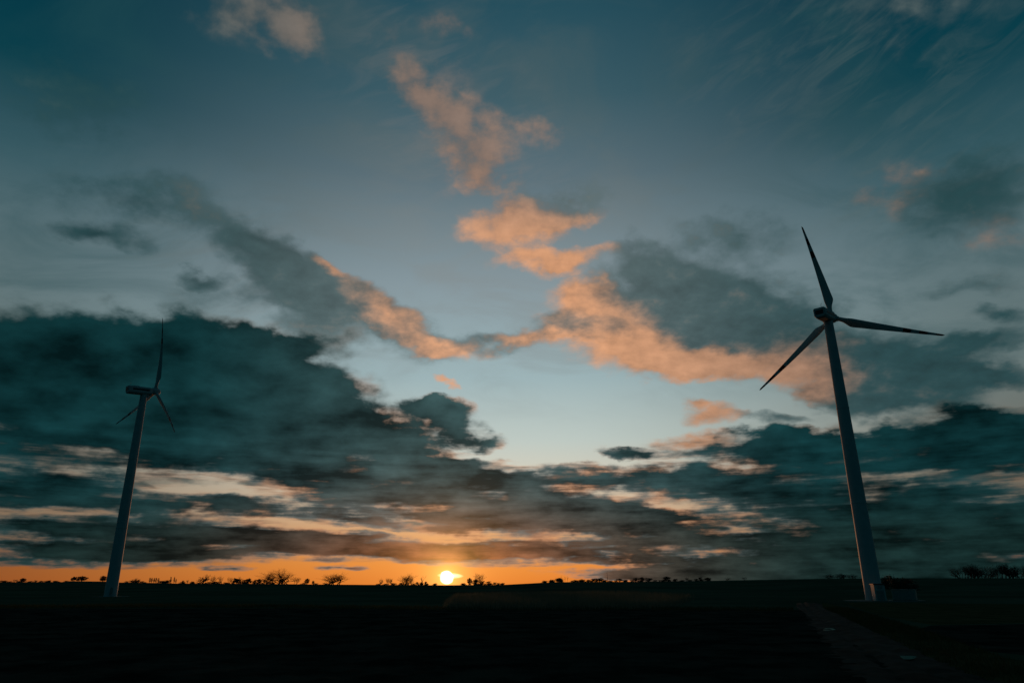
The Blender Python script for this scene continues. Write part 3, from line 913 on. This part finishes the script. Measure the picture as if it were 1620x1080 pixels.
GL = 'trees along the skyline left of the sun'
GR = 'trees along the skyline right of the sun'
ROW = 'row of tall bare trees at the right edge'
TREES = [
    (5, 16, 3.5, 'bush', 'low dark bush at the far left end of the skyline', GL),
    (27, 9, 5.5, 'bare', 'small bare tree touching the dark round tree near the left edge', GL),
    (37, 10, 6.5, 'leafy', 'dark round tree near the left edge of the skyline', GL),
    (78, 5, 3.2, 'bush', 'tiny lone bush midway between the left edge and the farther turbine', GL),
    (88, 6, 2.2, 'bush', 'lowest flat bush left of the dark conical tree', GL),
    (117, 8, 7, 'cone', 'dark conical tree left of the farther turbine tower', GL),
    (129, 14, 8.5, 'leafy', 'ragged leaning tree between the conical tree and the turbine tower', GL),
    (162.5, 10, 9, 'leafy', 'tree half hidden by the left side of the farther turbine tower', GL),
    (212, 11, 6.5, 'bare', 'faint bare tree just right of the farther turbine tower', GL),
    (219.5, 3.5, 5.5, 'leafy', 'tiny dark lollipop tree left of the narrow poplars', GL),
    (237, 3.2, 8, 'poplar', 'first narrow poplar of the tight group right of the farther turbine', GL),
    (240, 3, 7.6, 'poplar', 'second narrow poplar of the tight group, close beside the first', GL),
    (243.8, 3.2, 7.6, 'poplar', 'third narrow poplar, in the middle of the tight group', GL),
    (247, 3.4, 8, 'poplar', 'fourth narrow poplar, tallest of the right half of the group', GL),
    (250.7, 3, 7.4, 'poplar', 'last narrow poplar of the tight group, above the hedge end', GL),
    (257, 15, 4.2, 'bush', 'left half of the low hedge right of the poplar group', GL),
    (264, 13, 5, 'bush', 'right and taller half of the low hedge by the poplar group', GL),
    (270, 2.6, 10, 'poplar', 'slender poplar rising from the right end of the hedge', GL),
    (275.5, 2.6, 10, 'poplar', 'lone slender poplar standing just right of the hedge', GL),
    (278.6, 2.2, 7, 'poplar', 'short thin poplar at the right of the slender pair', GL),
    (290, 5, 4.6, 'bush', 'small dark bush right of the slender poplars', GL),
    (296, 6, 6.5, 'bare', 'small bare tree between two small dark bushes', GL),
    (305, 5, 3.4, 'bush', 'small bush left of the row of bare trees', GL),
    (322, 15, 13, 'bare', 'bare tree at the left end of the row before the round trees', GL),
    (340, 15, 13, 'bare', 'bushy bare tree in the middle of the bare row', GL),
    (350, 8, 13, 'bare', 'narrow upright bare tree in the bare row', GL),
    (362, 11, 11, 'bare', 'last and lowest bare tree of the row, beside a round tree', GL),
    (374, 11, 8.8, 'leafy', 'first dark round tree right of the bare row', GL),
    (381, 7, 10, 'bare', 'thin bare tree between the two dark round trees', GL),
    (386, 5, 6, 'bush', 'small pointed bush between the dark round trees', GL),
    (393, 9, 8.6, 'leafy', 'second dark round tree, left of the big bare tree', GL),
    (403, 7, 6.6, 'bush', 'square dark bush next to the second round tree', GL),
    (411, 9, 7.4, 'leafy', 'dark bushy tree at the left foot of the big bare tree', GL),
    (423, 16, 14, 'bare', 'bare tree leaning against the left of the big bare tree', GL),
    (444, 44, 22, 'wide', 'biggest bare tree on the skyline, wide spreading crown of twigs', GL),
    (446, 9, 8, 'leafy', 'dark little tree under the middle of the big bare crown', GL),
    (467, 14, 12, 'bare', 'bare tree at the right flank of the big bare tree', GL),
    (486, 7.5, 9, 'leafy', 'small lone tree right of the big bare tree', GL),
    (496, 4.5, 5.2, 'leafy', 'smaller of the two lone trees between the wide bare crowns', GL),
    (526, 38, 18, 'wide', 'fan shaped bare tree, second largest, halfway to the sun', GL),
    (601, 9, 10, 'bare', 'left of three bare trees in a small group left of the sun', GL),
    (612, 10, 12, 'bare', 'middle and tallest of the small group of three bare trees', GL),
    (619, 6, 9, 'bare', 'right of three bare trees in a small group left of the sun', GL),
    (645, 22, 17, 'wide', 'open spreading bare tree standing left of the sun', GL),
    (668, 12, 15, 'sapling', 'faint thin bare tree nearest the left of the sun', GL),
    (660, 6, 5.2, 'bush', 'small bush right of the open spreading bare tree', GL),
    (667, 5, 4.4, 'bush', 'low bush in the middle of three before the sun', GL),
    (674, 6, 5.4, 'bush', 'last bush left of the sun', GL),
    (733, 9, 3.2, 'bush', 'low bush just right of the sun', GL.replace('left', 'right')),
    (743, 8, 11, 'leafy', 'dark upright tree right of the sun', GR),
    (752, 10, 8.8, 'leafy', 'dark bushy tree under the faint tall bare tree right of the sun', GR),
    (757, 22, 20, 'bare', 'faint tall bare tree right of the sun', GR),
    (763, 8, 6.4, 'bush', 'dark bush right of the bushy tree beside the sun', GR),
    (774, 11, 5.6, 'bush', 'low bush in the tail of the thicket right of the sun', GR),
    (783, 8, 4.4, 'bush', 'smaller bush near the end of the thicket right of the sun', GR),
    (794, 9, 2.6, 'bush', 'last flat bush of the thicket, where the hill starts to rise', GR),
    (861, 9, 2.8, 'bush', 'low flat bush where the hill levels out', GR),
    (873, 11, 4.6, 'bush', 'bush left of the three thin saplings', GR),
    (885, 13, 6.5, 'leafy', 'dark broad tree beneath the three thin saplings', GR),
    (888, 3.5, 10, 'sapling', 'left of three thin saplings on the hill', GR),
    (893.5, 3.5, 9, 'sapling', 'middle of three thin saplings on the hill', GR),
    (898, 3.5, 9, 'sapling', 'right of three thin saplings on the hill', GR),
    (910, 7, 3, 'bush', 'small low bush right of the three saplings', GR),
    (920, 10, 4.4, 'bush', 'rounded bush midway between the saplings and the mast', GR),
    (930, 7, 3.4, 'bush', 'small bush left of the pair before the mast', GR),
    (937.5, 9, 4.6, 'leafy', 'left one of the pair of low trees before the mast', GR),
    (948, 13, 6, 'leafy', 'right and larger one of the pair of low trees before the mast', GR),
    (958, 4, 2.6, 'bush', 'tiny bush at the foot of the mast', GR),
    (980, 10, 4.6, 'leafy', 'low round tree right of the mast', GR),
    (990, 7, 2.8, 'bush', 'flat bush between the low round tree and the three dark trees', GR),
    (1006, 9, 6, 'leafy', 'left of three dark trees right of the mast', GR),
    (1016, 9, 6.6, 'leafy', 'middle and tallest of three dark trees right of the mast', GR),
    (1027, 10, 6, 'leafy', 'right of three dark trees right of the mast', GR),
    (1043, 3, 2.6, 'bush', 'tiny bush left of the single broad dark tree', GR),
    (1054, 13, 7.4, 'leafy', 'single broad dark tree on the hill right of the mast', GR),
    (1069, 10, 4.4, 'bush', 'low bush right of the single broad dark tree', GR),
    (1087, 10, 6.6, 'bare', 'bare tree between two low bushes on the right hill', GR),
    (1101, 8, 3.6, 'bush', 'low bush left of the narrow dark tree', GR),
    (1108, 5, 6.2, 'leafy', 'narrow dark tree on the right hill', GR),
    (1120, 11, 4.8, 'leafy', 'last dark tree of the line on the right hill', GR),
    (1150, 10, 4.6, 'bare', 'faint bare tree on the slope after the last dark tree', GR),
    (1179, 11, 5, 'bare', 'lone faint bare tree halfway to the tall turbine', GR),
    (1314, 16, 7, 'wide', 'left of three bare shrubs behind the tall turbine tower', GR),
    (1331, 20, 8.5, 'wide', 'middle of three bare shrubs behind the tall turbine tower', GR),
    (1350, 18, 6.5, 'wide', 'right one of three bare shrubs, touching the tall turbine tower', GR),
]
for row in TREES: tree(*row)
for i, (x, w, h) in enumerate([(1516, 17, 19), (1526, 16, 21), (1537, 18, 20), (1548, 17, 21), (1559, 17, 20), (1570, 18, 22), (1581, 17, 23), (1592, 18, 22), (1603, 17, 22), (1614, 19, 22), (1627, 18, 22)]):
    lab = {0: 'bare tree at the left end of the tall row by the right edge'}.get(i, 'tall bare tree in the close row along the right edge')
    tree(x, w, h, 'bare', lab, ROW)
for x, w, h in [(1521, 16, 16), (1532, 15, 18), (1543, 16, 19), (1554, 16, 18), (1565, 16, 21), (1576, 16, 19), (1587, 15, 21), (1598, 16, 20), (1609, 17, 20), (1620, 16, 21)]:
    tree(x, w, h, 'bare', 'tall bare tree in the close row along the right edge', ROW, dist=ridge(sky_pos(x, 918)[0])[0] + 3)
# uneven fringe of low bushes between the larger trees
_rf = random.Random(99)
for x0, x1, n, side_ in ((2, 108, 9, 'left'), (180, 234, 5, 'left'), (282, 436, 20, 'left'), (470, 520, 3, 'left'), (596, 690, 9, 'left'), (728, 800, 8, 'right'), (855, 1128, 26, 'right')):
    for k in range(n):
        x = x0 + (x1 - x0) * (k + _rf.uniform(0.1, 0.9)) / n
        tree(x, _rf.uniform(5, 11), _rf.uniform(1.2, 3.4), 'bush', 'low bush in the uneven fringe along the skyline %s of the sun' % side_, 'low bushes along the skyline %s of the sun' % side_)
# dark thicket behind the switchgear box
for x, w, h, y, lab in [(1404, 18, 20, 931, 'dark bush close right of the tall turbine tower'), (1418, 24, 23, 932, 'largest dark bush right of the tall turbine tower'),
                        (1434, 22, 18, 932, 'dark bush behind the switchgear box'), (1449, 16, 12, 933, 'low dark bush at the right end behind the switchgear box')]:
    tree(x, w, h, 'bush', lab, 'dark bushes behind the tall turbine', y=y)

def mast():
    az = sky_pos(961, 918)[0]
    r = ridge(az)[0] - 2
    x, y = r * sin(radians(az)), r * cos(radians(az))
    t = thing('mast', 'thin lone mast standing on the skyline right of the sun', 'mast', (x, y, height(x, y) - 0.2))
    b = MB(); b.tube([(0, 0, 0), (0, 0, 4.2), (0, 0, 7.6)], [0.22, 0.17, 0.10], 8); b.build('pole', M_STEEL, t)
    c = MB(); c.tube([(-0.45, 0, 7.2), (0.45, 0, 7.2)], 0.05, 6); c.tube([(0, 0, 7.5), (0, 0, 8.6)], 0.04, 6); c.build('antenna', M_STEEL, t)
mast()

# ------------------------------------------------------------------ grass
def grass(name, poly, n, hmin, hmax, material, seed, width=0.03):
    rnd = random.Random(seed)
    xs = [p[0] for p in poly]; ys = [p[1] for p in poly]
    vs, fs = [], []
    made = 0
    while made < n:
        x, y = rnd.uniform(min(xs), max(xs)), rnd.uniform(min(ys), max(ys))
        if not inside(poly, x, y): continue
        if mnoise.noise((x * 0.12, y * 0.12, seed)) < rnd.uniform(-0.9, 0.25): continue
        made += 1
        z = height(x, y)
        h = rnd.uniform(hmin, hmax)
        a = rnd.uniform(0, 2 * pi)
        u = Vector((cos(a), sin(a), 0)) * width
        l = Vector((rnd.gauss(0, 0.16), rnd.gauss(0, 0.16), 0)) * h
        p = Vector((x, y, z))
        k = len(vs)
        vs += [p - u, p + u, p + u * 0.7 + l * 0.4 + Vector((0, 0, h * 0.55)), p - u * 0.7 + l * 0.4 + Vector((0, 0, h * 0.55)), p + l + Vector((0, 0, h))]
        fs += [(k, k + 1, k + 2, k + 3), (k + 3, k + 2, k + 4)]
    o = obj(name, vs, fs, material)
    o['kind'] = 'stuff'
    return o
tallp = [g2(700, 964), g2(900, 966), g2(1060, 962), g2(1100, 948), g2(1000, 940), g2(820, 940), g2(720, 945)]
o = grass('dry_grass', tallp, 26000, 0.9, 2.0, M_GRASS, 3, 0.03)
o['label'] = 'tall dry grass beyond the ploughed field in the middle'; o['category'] = 'grass'
edge = [g2(-60, 963), g2(300, 961), g2(810, 967), g2(1255, 968), g2(1255, 962), g2(810, 961), g2(300, 956), g2(-60, 958)]
o = grass('short_grass', edge, 16000, 0.25, 0.6, M_TUFT, 8, 0.03)
o['label'] = 'strip of short grass along the far edge of the ploughed field'; o['category'] = 'grass'
vp = [tuple(v) for v in vl[1:]] + [g2(1340, 962), g2(1400, 978), g2(1480, 1005), g2(1600, 1045), (34, 27)]
o = grass('verge_grass', vp, 20000, 0.15, 0.5, M_TUFT, 15, 0.02)
o['label'] = 'rough grass on the verge right of the dirt track'; o['category'] = 'grass'
